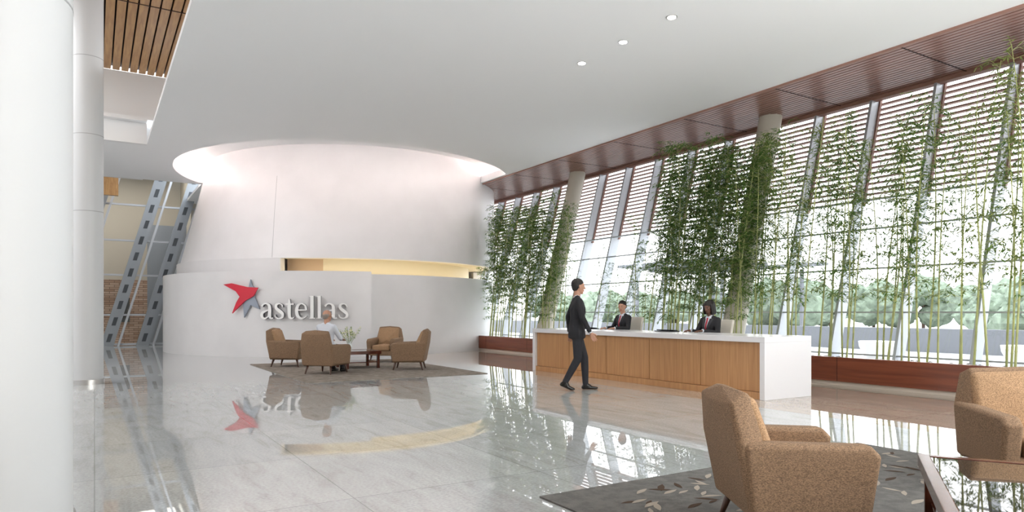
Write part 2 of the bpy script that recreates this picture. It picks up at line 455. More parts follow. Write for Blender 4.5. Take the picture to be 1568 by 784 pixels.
UC0 = Vector((8.05, 25.14)); UC1 = Vector((8.46, 25.01))
arcwall(d, R_(-180), R_(180), 5.35, 5.60, 2.9, ZR, M['drum'], 160, UC0, UC1, 5.15)
arcwall(d, R_(-180), R_(-4), 5.2, 5.52, 2.40, 2.9, M['drum'], 100)
arcwall(d, R_(110), R_(180), 5.2, 5.52, 2.40, 2.9, M['drum'], 60)
arcwall(d, R_(8), R_(112), 4.7, 4.8, 2.2, 3.0, M['gold'], 60)
arcwall(d, R_(-5), R_(8), 4.7, 4.8, 2.2, 3.0, M['brownp'], 20)
arcwall(d, R_(-5), R_(112), 4.7, 5.5, 2.20, 2.24, M['gold'], 60)
arcwall(d, R_(-5), R_(112), 4.7, 5.4, 2.92, 2.96, M['gold'], 60)
arcwall(d, R_(-2), R_(110), 5.38, 5.42, 2.27, 2.30, M['slot'], 60)
vs = []
for i in range(25):
    f = i/24; z = 2.92+(ZR-.03-2.92)*f; C = UC0.lerp(UC1, f); r = 5.60+(5.15-5.60)*f+.002; ph = -8.4+(-13.9+8.4)*f
    vs += [dpt(R_(ph-.06), r, z, C), dpt(R_(ph+.06), r, z, C)]
d.add(vs, [(2*i, 2*i+1, 2*i+3, 2*i+2) for i in range(24)], M['joint'])
d.obj('curved_drum_wall', auto=30)
RL = 5.93
d = MB(); arcwall(d, R_(-82), R_(22.7), 5.72, RL, 0, 2.5, M['drum'], 90); d.obj('curved_sign_wall', auto=30)

def bent(s, z, off):
    return dpt(s/RL, RL+off, z)
def cat(pts, n=8):
    out = []
    P = [pts[0]]+pts+[pts[-1]]
    for i in range(1, len(P)-2):
        for k in range(n):
            t = k/n; a, b_, c_, d_ = P[i-1], P[i], P[i+1], P[i+2]
            out.append(tuple(.5*((2*b_[j])+(-a[j]+c_[j])*t+(2*a[j]-5*b_[j]+4*c_[j]-d_[j])*t*t+(-a[j]+3*b_[j]-3*c_[j]+d_[j])*t**3) for j in range(3)))
    out.append(pts[-1]); return out
def stroke(mb, pts, s0, z0, sc, m, curve=True):
    P = cat(pts) if curve else pts
    n = len(P); vs = []
    for i, (x, y, wd) in enumerate(P):
        a = P[max(i-1, 0)]; b_ = P[min(i+1, n-1)]
        dx, dy = b_[0]-a[0], b_[1]-a[1]; L = math.hypot(dx, dy) or 1; nx, ny = -dy/L*wd/2, dx/L*wd/2
        for sx, sy in ((x+nx, y+ny), (x-nx, y-ny)):
            for off in (.02, .13): vs.append(bent(s0+sx*sc, z0+sy*sc, off))
    ff = []; fs = []
    for i in range(n-1):
        a = i*4; q = a+4
        ff += [(a+1, a+3, q+3, q+1)]; fs += [(a, q, q+2, a+2), (a, a+1, q+1, q), (a+2, q+2, q+3, a+3)]
    fs += [(0, 2, 3, 1), (n*4-4, n*4-3, n*4-1, n*4-2)]
    mb.add(vs, ff, m); mb.add(vs, fs, M['lside'])
G = {
 'a': (.92, [([(.12,.80,.12),(.25,.95,.08),(.45,.98,.08),(.62,.85,.15),(.65,.6,.18),(.65,.2,.18),(.72,.03,.1),(.88,.04,.05)], 1), ([(.62,.58,.07),(.40,.50,.09),(.17,.38,.15),(.12,.2,.17),(.2,.05,.12),(.38,.02,.08),(.62,.2,.06)], 1)]),
 's': (.74, [([(.58,.74,.05),(.53,.90,.07),(.36,.98,.07),(.17,.90,.13),(.17,.68,.16),(.38,.50,.18),(.57,.32,.16),(.55,.10,.12),(.35,.01,.07),(.14,.08,.07),(.08,.27,.05)], 1)]),
 't': (.62, [([(.27,1.3,.05),(.27,.9,.17),(.27,.3,.17),(.32,.07,.13),(.45,.02,.08),(.58,.08,.04)], 1), ([(.02,.95,.08),(.56,.95,.08)], 0)]),
 'e': (.86, [([(.14,.56,.06),(.74,.56,.07)], 0), ([(.72,.56,.12),(.66,.85,.1),(.43,.98,.07),(.2,.84,.15),(.12,.5,.18),(.2,.16,.16),(.45,.01,.1),(.76,.16,.05)], 1)]),
 'l': (.46, [([(.23,0,.18),(.23,1.5,.18)], 0), ([(.03,.025,.05),(.43,.025,.05)], 0), ([(.06,1.46,.05),(.25,1.47,.07)], 0)]),
}
word = 'astellas'
tot = sum(G[ch][0] for ch in word)
sA, sB = R_(-7.6)*RL, R_(16.5)*RL
XH = (sB-sA)/tot
s = MB(); cur = sA
for ch in word:
    wd, st = G[ch]
    for pts, cv in st:
        P2 = [(a, b_, w_*1.15) for a, b_, w_ in pts]
        stroke(s, P2, cur, 1.12, XH, M['letter'], bool(cv))
    cur += wd*XH
def emb(poly, m, o0, o1, sub=8):
    P = []
    for i, p in enumerate(poly):
        q = poly[(i+1) % len(poly)]
        for k_ in range(sub): P.append((p[0]+(q[0]-p[0])*k_/sub, p[1]+(q[1]-p[1])*k_/sub))
    s.prism(P, lambda u, v, sd: bent(R_(-19)*RL+u, 1.15+v, (o0, o1)[sd]), m)
emb([(.86,1.10),(.90,.95),(1.02,.80),(.98,.62),(1.14,.24),(.86,.36),(.66,.0),(.62,.40),(.74,.62),(.80,.85)], M['lgrey'], .03, .08)
emb([(0,.96),(.28,.99),(.55,.93),(.78,.88),(1.12,.86),(.98,.62),(.72,.48),(.30,.12),(.44,.44),(.55,.60),(.42,.76)], M['red'], .082, .13)
s.obj('wall_sign_lettering')

def column(x, y, r, top, joints, name='round_column'):
    c = MB(); c.tube([(x, y, 0), (x, y, top)], r, M['col'], 64)
    for j in joints: c.tube([(x, y, j-.006), (x, y, j+.006)], r+.002, M['joint'], 64)
    c.tube([(x, y, 0), (x, y, .09)], r+.015, M['steel'], 64)
    return c.obj(name, auto=40)
column(-.1, 14.6, .245, 7.65, (3.12, 4.5, 5.9))
column(-.57, 4.93, .46, 7.65, (3.12, 4.5))

for y in (7.6, 8.72, 9.85):
    c = MB(); c.tube([(7.5, y, HC-.012), (7.5, y, HC+.01)], .085, M['steel'], 24); c.tube([(7.5, y, HC-.016), (7.5, y, HC)], .065, M['lamp'], 24); c.obj('ceiling_downlight')

# ------------------------------------------------------------------ truss wall rear left
t = MB()
def lean_plate(x0, z0, x1, z1, y, wd):
    def P(f, o, yy): return (x0+(x1-x0)*f+o, yy, z0+(z1-z0)*f)
    vs = [P(0, -wd, y), P(0, wd, y), P(0, wd, y+.1), P(0, -wd, y+.1), P(1, -wd, y), P(1, wd, y), P(1, wd, y+.1), P(1, -wd, y+.1)]
    t.add(vs, BOXF, M['truss'])
    for i in range(12):
        f0, f1 = (i+.25)/12, (i+.75)/12
        vs = [P(f0, -.07, y-.01), P(f0, .07, y-.01), P(f0, .07, y), P(f0, -.07, y), P(f1, -.07, y-.01), P(f1, .07, y-.01), P(f1, .07, y), P(f1, -.07, y)]
        t.add(vs, BOXF, M['mull_d'])
for bx in (-3.2, -1.4, .4, 1.6, 3.0):
    lean_plate(bx, 0, bx+2.15, 7.6, 30.4, .22)
    t.add([(bx+.34, 30.3, 0), (bx+.42, 30.3, 0), (bx+.42, 30.6, 0), (bx+.34, 30.6, 0), (bx+2.49, 30.3, 7.6), (bx+2.57, 30.3, 7.6), (bx+2.57, 30.6, 7.6), (bx+2.49, 30.6, 7.6)], BOXF, M['mull'])
for z in (.06, 1.2, 2.75, 4.1, 5.5): t.box((-8, 30.5, z-.035), (5, 30.6, z+.035), M['mull'])
t.obj('window_2')

# ------------------------------------------------------------------ reception desk
c = MB()
X0, X1, Y0, Y1, DH = 8.4, 9.5, 6.62, 12.85, .936
c.box((X0, Y0, DH-.085), (X1, Y1, DH), M['corian'])
c.box((X0, Y0, 0), (X1, Y0+.09, DH-.085), M['corian'])
c.box((X0, Y1-.09, 0), (X1, Y1, DH-.085), M['corian'])
yy = Y0+.09; np_ = 5; pw = (Y1-Y0-.18)/np_
for i in range(np_):
    c.box((X0+.06, yy+.006, .11), (X0+.1, yy+pw-.006, DH-.085), M['oak']); yy += pw
c.box((X0+.1, Y0+.09, .0), (X0+.14, Y1-.09, DH-.085), M['gap'])
c.box((X0+.03, Y0+.09, .0), (X0+.1, Y1-.09, .105), M['oak'])
c.obj('reception_desk', bevel=.004)
for y in (11.9, 9.5):
    c = MB(); c.box((-.13, -.2, 0), (.13, .2, .015), M['tv']); c.hull([((-.1, -.16, .03), .01), ((-.1, .16, .03), .01), ((.1, .16, .02), .008), ((.1, -.16, .02), .008)], M['tv'])
    c.obj('desk_keyboard', loc=(9.25, y, DH+.001))

# ------------------------------------------------------------------ armchairs
def chair_mesh(w):
    c = MB(); h = w/2
    f, f2 = M['fab'], M['fab2']
    c.hull([((-.33, y, .21), .035) for y in (-h+.06, h-.06)]+[((-.44, y, .83), .03) for y in (-h+.1, h-.1)]+[((-.37, y, .865), .035) for y in (-h+.13, h-.13)]+[((-.22, y, .22), .03) for y in (-h+.06, h-.06)]+[((-.27, y, .5), .03) for y in (-h+.08, h-.08)]+[((-.40, y, .60), .045) for y in (-h+.06, h-.06)]+[((-.46, 0, .82), .03), ((-.41, 0, .885), .035)], f, sub=3)
    c.hull([((-.20, y, .44), .055) for y in (-h+.15, h-.15)]+[((-.335, y, .82), .05) for y in (-h+.15, h-.15)]+[((-.19, 0, .55), .06), ((-.34, 0, .84), .05)], f2, sub=3)
    for sgn in (-1, 1):
        ya, yb = sgn*(h-.04), sgn*(h-.10)
        c.hull([((-.33, y, .23), .035) for y in (ya, yb)]+[((-.37, y, .585), .04) for y in (ya, yb)]+[((.31, y, .565), .04) for y in (ya, yb)]+[((.345, y, .53), .04) for y in (ya, yb)]+[((.30, y, .22), .035) for y in (ya, yb)], f, sub=3)
    c.hull([((x, y, z), .03) for x in (-.3, .31) for y in (-h+.09, h-.09) for z in (.20, .28)], f)
    nc = 1 if w < 1 else 2
    cw = (w-.30)/nc
    for i in range(nc):
        y0 = -h+.15+i*cw
        c.hull([((x, y, z), .045) for x in (-.22, .335) for y in (y0+.045, y0+cw-.045) for z in (.345, .40)]+[((.05, y0+cw/2, .425), .045)], f2, sub=3)
    for x, dx in ((-.28, -.06), (.27, .05)):
        for y in (-h+.11, h-.11):
            sy = .03 if y > 0 else -.03
            c.tube([(x, y, .19), (x+dx, y+sy, 0)], [.028, .014], M['leg'], 10)
    return c
ch = chair_mesh(.76); first = None
def place(first_obj, loc, yaw, name='armchair', sc=1):
    o = bpy.data.objects.new(name, first_obj.data); COL.objects.link(o)
    for md in first_obj.modifiers: o.modifiers.new(md.name, md.type)
    o.location = loc; o.rotation_euler[2] = yaw; o.scale = (sc,)*3; return o
RZ = .012
ca = ch.obj('armchair', smooth=True, weighted=True, loc=(4.2, 14.40, RZ), rotz=R_(42))
place(ca, (4.0, 16.75, RZ), R_(-35))
place(ca, (6.50, 17.0, RZ), R_(-130))
place(ca, (6.1, 14.45, RZ), R_(150))
place(ca, (3.48, 2.57, RZ), R_(-31.5), sc=.94)
so = chair_mesh(1.5).obj('loveseat', smooth=True, weighted=True, loc=(6.05, 2.02, RZ), rotz=R_(-131)); so.scale = (.95,)*3

c = MB(); c.box((3.3, 12.6, 0), (7.1, 17.9, .012), M['rug1']); c.obj('area_rug')
c = MB(); c.box((2.66, -1.6, 0), (6.44, 3.98, .012), M['rug2'])
def leaf2d(cx, cy, L, a, m, z):
    P = []
    for i in range(7):
        t = i/6; P.append((L*(t-.5), .16*L*math.sin(math.pi*t)))
    for i in range(5, 0, -1):
        t = i/6; P.append((L*(t-.5), -.10*L*math.sin(math.pi*t)))
    c.add([(cx+p[0]*math.cos(a)-p[1]*math.sin(a), cy+p[0]*math.sin(a)+p[1]*math.cos(a), z) for p in P], [list(range(len(P)))], m)
for i in range(520):
    cx, cy = random.uniform(2.85, 6.25), random.uniform(-1.4, 3.8)
    a = random.gauss(.6, .7)
    leaf2d(cx, cy, random.uniform(.11, .21), a, random.choice([M['rugleaf'], M['rugleaf'], M['rugleaf2']]), .0135+i*2e-6)
c.obj('area_rug')

def coffee_table(loc, yaw, w, dpt_, h, name='coffee_table'):
    c = MB()
    c.box((-w/2, -dpt_/2, h-.075), (-w/2+.06, dpt_/2, h), M['tabwood']); c.box((w/2-.06, -dpt_/2, h-.075), (w/2, dpt_/2, h), M['tabwood'])
    c.box((-w/2+.06, -dpt_/2, h-.075), (w/2-.06, -dpt_/2+.06, h), M['tabwood']); c.box((-w/2+.06, dpt_/2-.06, h-.075), (w/2-.06, dpt_/2, h), M['tabwood'])
    c.box((-w/2+.06, -dpt_/2+.06, h-.02), (w/2-.06, dpt_/2-.06, h-.004), M['tglass'])
    for x in (-w/2+.03, w/2-.09):
        for y in (-dpt_/2+.03, dpt_/2-.09): c.box((x, y, 0), (x+.06, y+.06, h-.075), M['tabwood'])
    c.box((-w/2+.06, -dpt_/2+.06, .13), (w/2-.06, dpt_/2-.06, .15), M['tabwood'])
    return c.obj(name, bevel=.004, loc=loc, rotz=yaw)
coffee_table((5.25, 15.5, RZ), 0, .85, .85, .40)
dv1 = -.894*DD-.447*DL; dv2 = -.447*DD+.894*DL
cn = Vector((4.32, 2.28)); tc_ = cn+dv1*.7+dv2*.6
coffee_table((tc_.x, tc_.y, RZ), math.atan2(dv2.y, dv2.x), 1.2, 1.4, .42)

c = MB()
prof = [(.03, 0), (.055, .02), (.07, .08), (.05, .14), (.03, .18), (.04, .21)]
n = 20; vs = [(r*math.cos(2*math.pi*k_/n), r*math.sin(2*math.pi*k_/n), z) for r, z in prof for k_ in range(n)]
fs = [(i*n+k_, i*n+(k_+1) % n, (i+1)*n+(k_+1) % n, (i+1)*n+k_) for i in range(len(prof)-1) for k_ in range(n)]
c.add(vs, fs, M['vase'])
for i in range(26):
    a = random.uniform(0, 6.28); sp = random.uniform(.05, .28); hh = random.uniform(.32, .56)
    pts = [(0, 0, .08), (.3*sp*math.cos(a), .3*sp*math.sin(a), .24), (sp*math.cos(a), sp*math.sin(a), hh)]
    c.tube(pts, .003, M['stem'], 4)
    for k_ in range(7):
        f_ = random.uniform(.5, 1.0); p = Vector(pts[1]).lerp(Vector(pts[2]), f_)
        u, f = ico(1); r = random.uniform(.008, .016); off = Vector([random.uniform(-.025, .025) for _ in range(3)])
        c.add([p+off+q*r for q in u], f, random.choice([M['flower'], M['flower'], M['stem']]))
c.obj('flower_vase', smooth=True, loc=(5.05, 15.5, RZ+.401))

# ------------------------------------------------------------------ bamboo
def bamboo_mesh(seed, h, bare, br_per, leaves, leafm, spread=1.0):
    rnd = random.Random(seed); b_ = MB()
    wob = [rnd.uniform(-.05, .05) for _ in range(4)]
    def P(z):
        f = z/h
        return Vector((.05*z+.12*math.sin(f*3+wob[0]*20)*f+wob[1]*f, .16*math.sin(f*2.5+wob[2]*30)*f, z))
    ns = 22
    b_.tube([P(h*i/ns) for i in range(ns+1)], [.019*(1-.75*i/ns) for i in range(ns+1)], M['bamboo'], 6)
    for i in range(1, int(h/.28)):
        p = P(i*.28); b_.tube([p-Vector((0, 0, .006)), p+Vector((0, 0, .006))], .019*(1-.75*i*.28/h)+.004, M['bamboo'], 6)
    z = bare
    while z < h:
        for k_ in range(br_per):
            a = rnd.uniform(0, 6.28); L = rnd.uniform(.24, .72)*(1-.35*z/h)*spread
            p0 = P(z); dirv = Vector((math.cos(a), math.sin(a), rnd.uniform(.2, .9))).normalized()
            p1 = p0+dirv*L*.6; p2 = p1+(dirv+Vector((0, 0, -.7))).normalized()*L*.4
            if p2.z > 4.95: continue
            b_.tube([p0, p1, p2], .0028, M['bamboo'], 3, cap=False)
            for j in range(leaves):
                f = rnd.uniform(.25, 1); q = p0.lerp(p1, f/.6) if f < .6 else p1.lerp(p2, (f-.6)/.4)
                q = q+Vector([rnd.uniform(-.03, .03) for _ in range(3)])
                aa = a+rnd.gauss(0, 1.1); ld = Vector((math.cos(aa), math.sin(aa), rnd.uniform(-1.0, .25))).normalized()
                LL = rnd.uniform(.08, .155); sd = ld.cross(Vector((rnd.uniform(-.6, .6), rnd.uniform(-.6, .6), 1))).normalized()*LL*.10
                b_.add([q, q+ld*LL*.4+sd, q+ld*LL, q+ld*LL*.4-sd], [(0, 1, 2, 3)], leafm)
        z += rnd.uniform(.10, .18)*(1.5 if z < 1.6 else 1)
    me = bpy.data.meshes.new('bamboo'); me.from_pydata(b_.v, [], b_.f)
    for m in b_.mats: me.materials.append(m)
    me.polygons.foreach_set('material_index', b_.m); me.update(); return me
dense = [bamboo_mesh(i, random.uniform(3.8, 4.9), .7+.3*(i % 3), 5, 10, M['leaf1']) for i in range(6)]
olive = [bamboo_mesh(20+i, random.uniform(4.0, 4.9), 1.2, 3, 8, M['leaf2']) for i in range(4)]
medium = [bamboo_mesh(40+i, random.uniform(3.6, 4.8), 1.1, 4, 9, M['leaf1']) for i in range(4)]
def grove(y0, y1, n, src, scl=(.85, 1.05)):
    e = bpy.data.objects.new('bamboo_grove', None); COL.objects.link(e); e.location = (11.85, (y0+y1)/2, .43)
    for i in range(n):
        o = bpy.data.objects.new('bamboo_stalk', random.choice(src)); COL.objects.link(o); o.parent = e
        o.location = (random.uniform(-.35, .1), y0+(y1-y0)*(i+random.random())/n-(y0+y1)/2, 0)
        sc_ = random.uniform(*scl); o.scale = (sc_, sc_*random.choice((-1, 1)), sc_); o.rotation_euler = (random.uniform(-.05, .05), random.uniform(-.02, .04), random.uniform(-.3, .3))
grove(16.4, 21.3, 32, dense, (.85, 1.0))
grove(9.4, 12.5, 30, dense, (.9, 1.06))
grove(7.3, 9.4, 14, medium+olive, (.9, 1.06))
grove(4.9, 7.3, 15, olive+olive+medium, (.9, 1.06))
grove(1.5, 4.9, 22, olive+olive+medium, (.9, 1.06))
grove(12.5, 14.6, 9, medium, (.5, .75))

# ------------------------------------------------------------------ people
def hand(mb, w, d, s_, nrm, curl, skin):
    w, d, s_, nrm = Vector(w), Vector(d).normalized(), Vector(s_), Vector(nrm)
    s_ = (s_-d*s_.dot(d)).normalized(); nn = d.cross(s_); nrm = nn if nn.dot(nrm) > 0 else -nn
    h_ = MB()
    h_.hull([(w, .021), (w+d*.03+s_*.018, .017), (w+d*.03-s_*.018, .016), (w+d*.085+s_*.029, .012), (w+d*.08-s_*.03, .011)], skin, sub=2)
    for off, L in ((.030, .070), (.010, .078), (-.010, .072), (-.029, .056)):
        p = w+d*.08+s_*off; a = curl*.5; r = .0088
        for seg, fr in enumerate((.45, .31, .24)):
            dirv = d*math.cos(a)+nrm*math.sin(a)+s_*off*1.5; q = p+dirv.normalized()*L*fr
            h_.hull([(p, r), (q, r*.93)], skin, sub=2); p = q; a += curl*.55; r *= .93
    p = w+d*.025+s_*.026; q = p+(d*.65+s_*.7+nrm*.25).normalized()*.038; r_ = q+(d*.9+s_*.25+nrm*.35).normalized()*.03
    h_.hull([(p, .014), (q, .010)], skin, sub=2); h_.hull([(q, .0102), (r_, .0085)], skin, sub=2)
    vs, fs = remesh(h_, .0042, 2); mb.add(vs, fs, skin)

def human(name, loc, yaw, J, skin, hair, head_yaw=0, head_pitch=0, suit=True, scale=1.0, hands=(.5, .5), palm=((0, 1, 0), (0, -1, 0)), thumb=((1, 0, 0), (1, 0, 0))):
    mb = MB(); g = MB(); A = M['suit']; V = Vector
    pel, wa, che, nk = J['pelvis'], J['waist'], J['chest'], J['neck']
    sl, sr = J['sh']
    g.hull([(pel, (.125, .168, .11)), (wa, (.110, .150, .10))], A)
    g.hull([(wa, (.110, .150, .10)), (che, (.125, .165, .12))], A)
    g.hull([(che, (.125, .165, .12)), (sl, .056), (sr, .056)], A)
    m1, m2 = V(sl).lerp(V(nk), .25), V(sr).lerp(V(nk), .25)
    g.hull([(nk, .056), (m1, .05), (m2, .05), (V(che)+V((0, 0, .06)), (.1, .12, .08))], A)
    for i in (0, 1):
        g.hull([(J['sh'][i], .060), (J['el'][i], .050)], A); g.hull([(J['el'][i], .050), (J['wr'][i], .037)], A)
        g.hull([(J['hip'][i], .098), (J['kn'][i], .068)], A)
        g.hull([(J['kn'][i], .067), (V(J['kn'][i]).lerp(V(J['an'][i]), .35), .064), (J['an'][i], .050)], A)
    if suit and J.get('skirt'): g.hull([(wa, (.118, .158, .08)), (J['skirt'], (.145, .19, .04))], A)
    vs, fs = remesh(g, .013, 4)
    o = len(mb.v); mb.v += [tuple(v) for v in vs]
    nz = nk[2]
    def half(z): return .006+.052*max(0, min(1, (z-(nz-.33))/.31))
    for f in fs:
        c_ = sum((vs[i] for i in f), V())/len(f)
        mt = M['suit'] if suit else M['shirt']
        dx = c_.x-che[0]
        if suit:
            if c_.z < J['trz'] or J['legtest'](c_): mt = M['trou']
            if nz-.32 < c_.z and dx > .03 and abs(c_.y) < half(c_.z)+.012: mt = M['shirt']
            if (c_-V(nk)).length < .075 and c_.z > nz-.0: mt = M['shirt']
        else:
            if J['legtest'](c_): mt = M['trou']
        mb.f.append([i+o for i in f]); mb.m.append(mb.mi(mt))
    if suit:
        front = [v for v in vs if v.x > che[0] and nz-.5 < v.z < nz+.03 and abs(v.y) < .15]
        def surf(y, z):
            c2 = [v.x for v in front if abs(v.y-y) < .016 and abs(v.z-z) < .016]
            return max(c2) if c2 else che[0]+.1
        def strip(fa, fb, za, zb, off, m, n=9):
            pv = []
            for i in range(n+1):
                z = za+(zb-za)*i/n; ya, yb = fa(z), fb(z)
                pv += [(surf(ya, z)+off, ya, z), (surf(yb, z)+off, yb, z), (surf(ya, z)-.01, ya, z), (surf(yb, z)-.01, yb, z)]
            ff = []
            for i in range(n):
                a = i*4; q = a+4; ff += [(a, a+1, q+1, q), (a, q, q+2, a+2), (a+1, a+3, q+3, q+1)]
            mb.add(pv, ff, m)
        for sg in (1, -1):
            strip(lambda z: sg*half(z), lambda z: sg*(half(z)+.018+.045*max(0, min(1, (z-(nz-.33))/.25))), nz-.34, nz-.03, .010, M['lapel'])
        strip(lambda z: -.014-.008*(nz-z), lambda z: .014+.008*(nz-z), nz-.32, nz-.015, .008, M['tie'])
    for i in (0, 1):
        hl, tt = J['heel'][i], J['toe'][i]
        s2 = MB(); s2.hull([(hl, (.042, .037, .035)), (V(J['an'][i])-V((0, 0, .01)), .044), (V(hl).lerp(V(tt), .5)+V((0, 0, .018)), (.04, .04, .032))], M['shoe']); s2.hull([(hl, (.042, .037, .033)), (V(hl).lerp(V(tt), .65), (.05, .045, .028)), (tt, (.05, .04, .024))], M['shoe'])
        vs, fs = remesh(s2, .008, 2); mb.add(vs, fs, M['shoe'])
        d = V(J['wr'][i])-V(J['el'][i]); d = d.normalized()
        if 'hd' in J: d = V(J['hd'][i]).normalized()
        mb.tube([V(J['wr'][i])-d*.01, V(J['wr'][i])+d*.028], [.033, .029], M['shirt'], 14)
        hand(mb, V(J['wr'][i])+d*.035, d, thumb[i], palm[i], hands[i], skin)
    T = Matrix.Translation(J['head']) @ Euler((0, head_pitch, head_yaw)).to_matrix().to_4x4() @ Matrix.Scale(1.05, 4)
    hd = MB()
    hd.hull([((-.014, 0, .033), (.096, .078, .086))], skin, sub=3)
    hd.hull([((.03, 0, .025), (.058, .064, .06)), ((.038, 0, -.07), (.042, .044, .034))], skin, sub=3)
    hd.hull([((-.01, 0, -.03), (.06, .067, .05)), ((.052, 0, -.094), (.023, .028, .02))], skin, sub=3)
    hd.hull([((.086, 0, .02), .009), ((.110, 0, -.026), (.012, .014, .010)), ((.09, 0, -.03), (.01, .017, .01))], skin)
    hd.hull([((.085, 0, -.056), (.010, .020, .006)), ((.083, 0, -.068), (.010, .018, .006))], skin)
    hd.hull([((.080, .03, .030), .010), ((.083, 0, .026), .008)], skin); hd.hull([((.080, -.03, .030), .010), ((.083, 0, .026), .008)], skin)
    for sg in (1, -1): hd.hull([((-.008, sg*.080, .005), (.016, .007, .018)), ((-.002, sg*.078, -.022), (.010, .006, .012))], skin)
    n0 = T.inverted() @ V(nk)
    hd.hull([((-.02, 0, -.06), (.055, .052, .04)), (n0, .054)], skin)
    vs, fs = remesh(hd, .0055, 2)
    o = len(mb.v); mb.v += [tuple(T @ v) for v in vs]
    for f in fs:
        c_ = sum((vs[i] for i in f), V())/len(f)
        mt = M['lip'] if (c_.x > .078 and -.072 < c_.z < -.052 and abs(c_.y) < .023 and skin != M['skin2']) else skin
        mb.f.append([i+o for i in f]); mb.m.append(mb.mi(mt))
    for sg in (1, -1):
        u, f = ico(2)
        mb.add([(.079+q.x*.0105, sg*.030+q.y*.012, .010+q.z*.0058) for q in u], f, M['eye'], T)
        mb.add([(.0866+q.x*.004, sg*.030+q.y*.0055, .010+q.z*.0052) for q in u], f, M['pupil'], T)
        mb.hull([((.088, sg*.016, .028), .0035), ((.082, sg*.045, .030), .003)], hair[1], T, sub=1)
    hr = MB(); hm = hair[1]
    if hair[0] == 'short':
        hr.hull([((-.022, 0, .052), (.098, .083, .082))], hm, sub=3); hr.hull([((-.045, 0, .02), (.073, .082, .075)), ((-.055, 0, -.04), (.045, .058, .03))], hm, sub=3)
    elif hair[0] == 'bald':
        hr.hull([((-.045, 0, .015), (.072, .083, .045)), ((-.06, 0, -.035), (.042, .055, .03))], hm, sub=3)
    else:
        hr.hull([((-.024, 0, .050), (.106, .092, .090))], hm, sub=3)
        hr.hull([((-.035, 0, .03), (.09, .098, .09)), ((-.035, 0, -.10), (.07, .106, .045))], hm, sub=3)
        for sg in (1, -1): hr.hull([((.01, sg*.075, .05), (.05, .026, .04)), ((.015, sg*.085, -.09), (.045, .025, .03))], hm)
    vs, fs = remesh(hr, .007, 1)
    vs = [v+Vector([random.uniform(-.0015, .0015) for _ in range(3)]) for v in vs]
    mb.add(vs, fs, hm, T)
    ob = mb.obj(name, smooth=True, loc=loc, rotz=yaw); ob.scale = (scale,)*3
    return ob

walk = dict(pelvis=(0, 0, .98), waist=(0, 0, 1.13), chest=(.01, 0, 1.30), neck=(0, 0, 1.505), head=(.03, 0, 1.675),
    sh=((0, .18, 1.445), (0, -.18, 1.445)), el=((-.10, .235, 1.19), (.05, -.24, 1.17)), wr=((-.08, .25, .95), (.17, -.22, .96)),
    hip=((0, .085, .93), (0, -.085, .93)), kn=((.14, .085, .52), (.0, -.085, .51)), an=((.16, .085, .09), (-.20, -.085, .15)),
    heel=((.13, .085, .037), (-.25, -.085, .105)), toe=((.32, .085, .026), (-.09, -.085, .028)), skirt=(0, 0, .86), hipz=.9, trz=.80, legtest=lambda c: False)
human('walking_businessman', (6.87, 9.16, 0), R_(-27), walk, M['skin1'], ('short', M['hairb']), head_yaw=R_(12), scale=1.03)

def seated(s, wrx=.36, wrz=.31, lean=0):
    return dict(pelvis=(0, 0, s+.11), waist=(.0+lean*.2, 0, s+.24), chest=(.02+lean*.6, 0, s+.40), neck=(.02+lean, 0, s+.595), head=(.05+lean, 0, s+.765),
        sh=((.01+lean, .175, s+.535), (.01+lean, -.175, s+.535)), el=((.10, .25, s+.30), (.10, -.25, s+.30)), wr=((wrx, .15, s+wrz), (wrx, -.15, s+wrz)),
        hip=((.02, .09, s+.09), (.02, -.09, s+.09)), kn=((.44, .11, s+.07), (.44, -.11, s+.07)), an=((.42, .11, .09), (.42, -.11, .09)),
        heel=((.39, .11, .037), (.39, -.11, .037)), toe=((.58, .11, .026), (.58, -.11, .026)), hipz=s, trz=s+.04,
        hd=((1, -.1, -.05), (1, .1, -.05)), legtest=lambda c, s=s: c.z < s+.19 and c.x > .13)
PD = ((0, 0, -1), (0, 0, -1)); TD = ((0, -1, 0), (0, 1, 0))
human('receptionist_man', (9.78, 11.35, 0), R_(180), seated(.655), M['skin1'], ('short', M['hairb']), head_yaw=R_(28), head_pitch=R_(4), palm=PD, thumb=TD, hands=(.3, .3))
human('receptionist_woman', (9.78, 8.9, 0), R_(180), seated(.62, wrz=.345), M['skin2'], ('bob', M['hairb']), head_yaw=R_(10), head_pitch=R_(12), palm=PD, thumb=TD, hands=(.3, .3))
sm = seated(.445, .30, .26, -.04)
a42 = R_(42)
human('seated_visitor', (4.2+.02*math.cos(a42), 14.40+.02*math.sin(a42), RZ), a42, sm, M['skin1'], ('bald', M['hairg']), head_yaw=R_(-15), suit=False, palm=PD, thumb=TD, hands=(.5, .5))

for y, s_ in ((11.35, .65), (8.9, .615)):
    c = MB()
    c.hull([((x, yy, .0), .03) for x in (-.2, .2) for yy in (-.2, .2)], M['cream'], Matrix.Translation((0, 0, s_-.035)))
    c.hull([((.25, yy, s_+.12), .03) for yy in (-.2, .2)]+[((.33, yy, s_+.52), .03) for yy in (-.21, .21)], M['cream'])
    c.box((.16, -.03, s_-.06), (.3, .03, s_-.03), M['steel']); c.box((.27, -.03, s_-.05), (.3, .03, s_+.2), M['steel'])
    c.tube([(0, 0, .06), (0, 0, s_-.05)], .025, M['steel'], 12)
    for k_ in range(5):
        a = 2*math.pi*k_/5; c.tube([(0, 0, .09), (.27*math.cos(a), .27*math.sin(a), .06)], .018, M['steel'], 8); c.hull([((.27*math.cos(a), .27*math.sin(a), .03), .03)], M['tv'])
    c.obj('task_chair', loc=(9.80, y, 0), smooth=True, weighted=True)

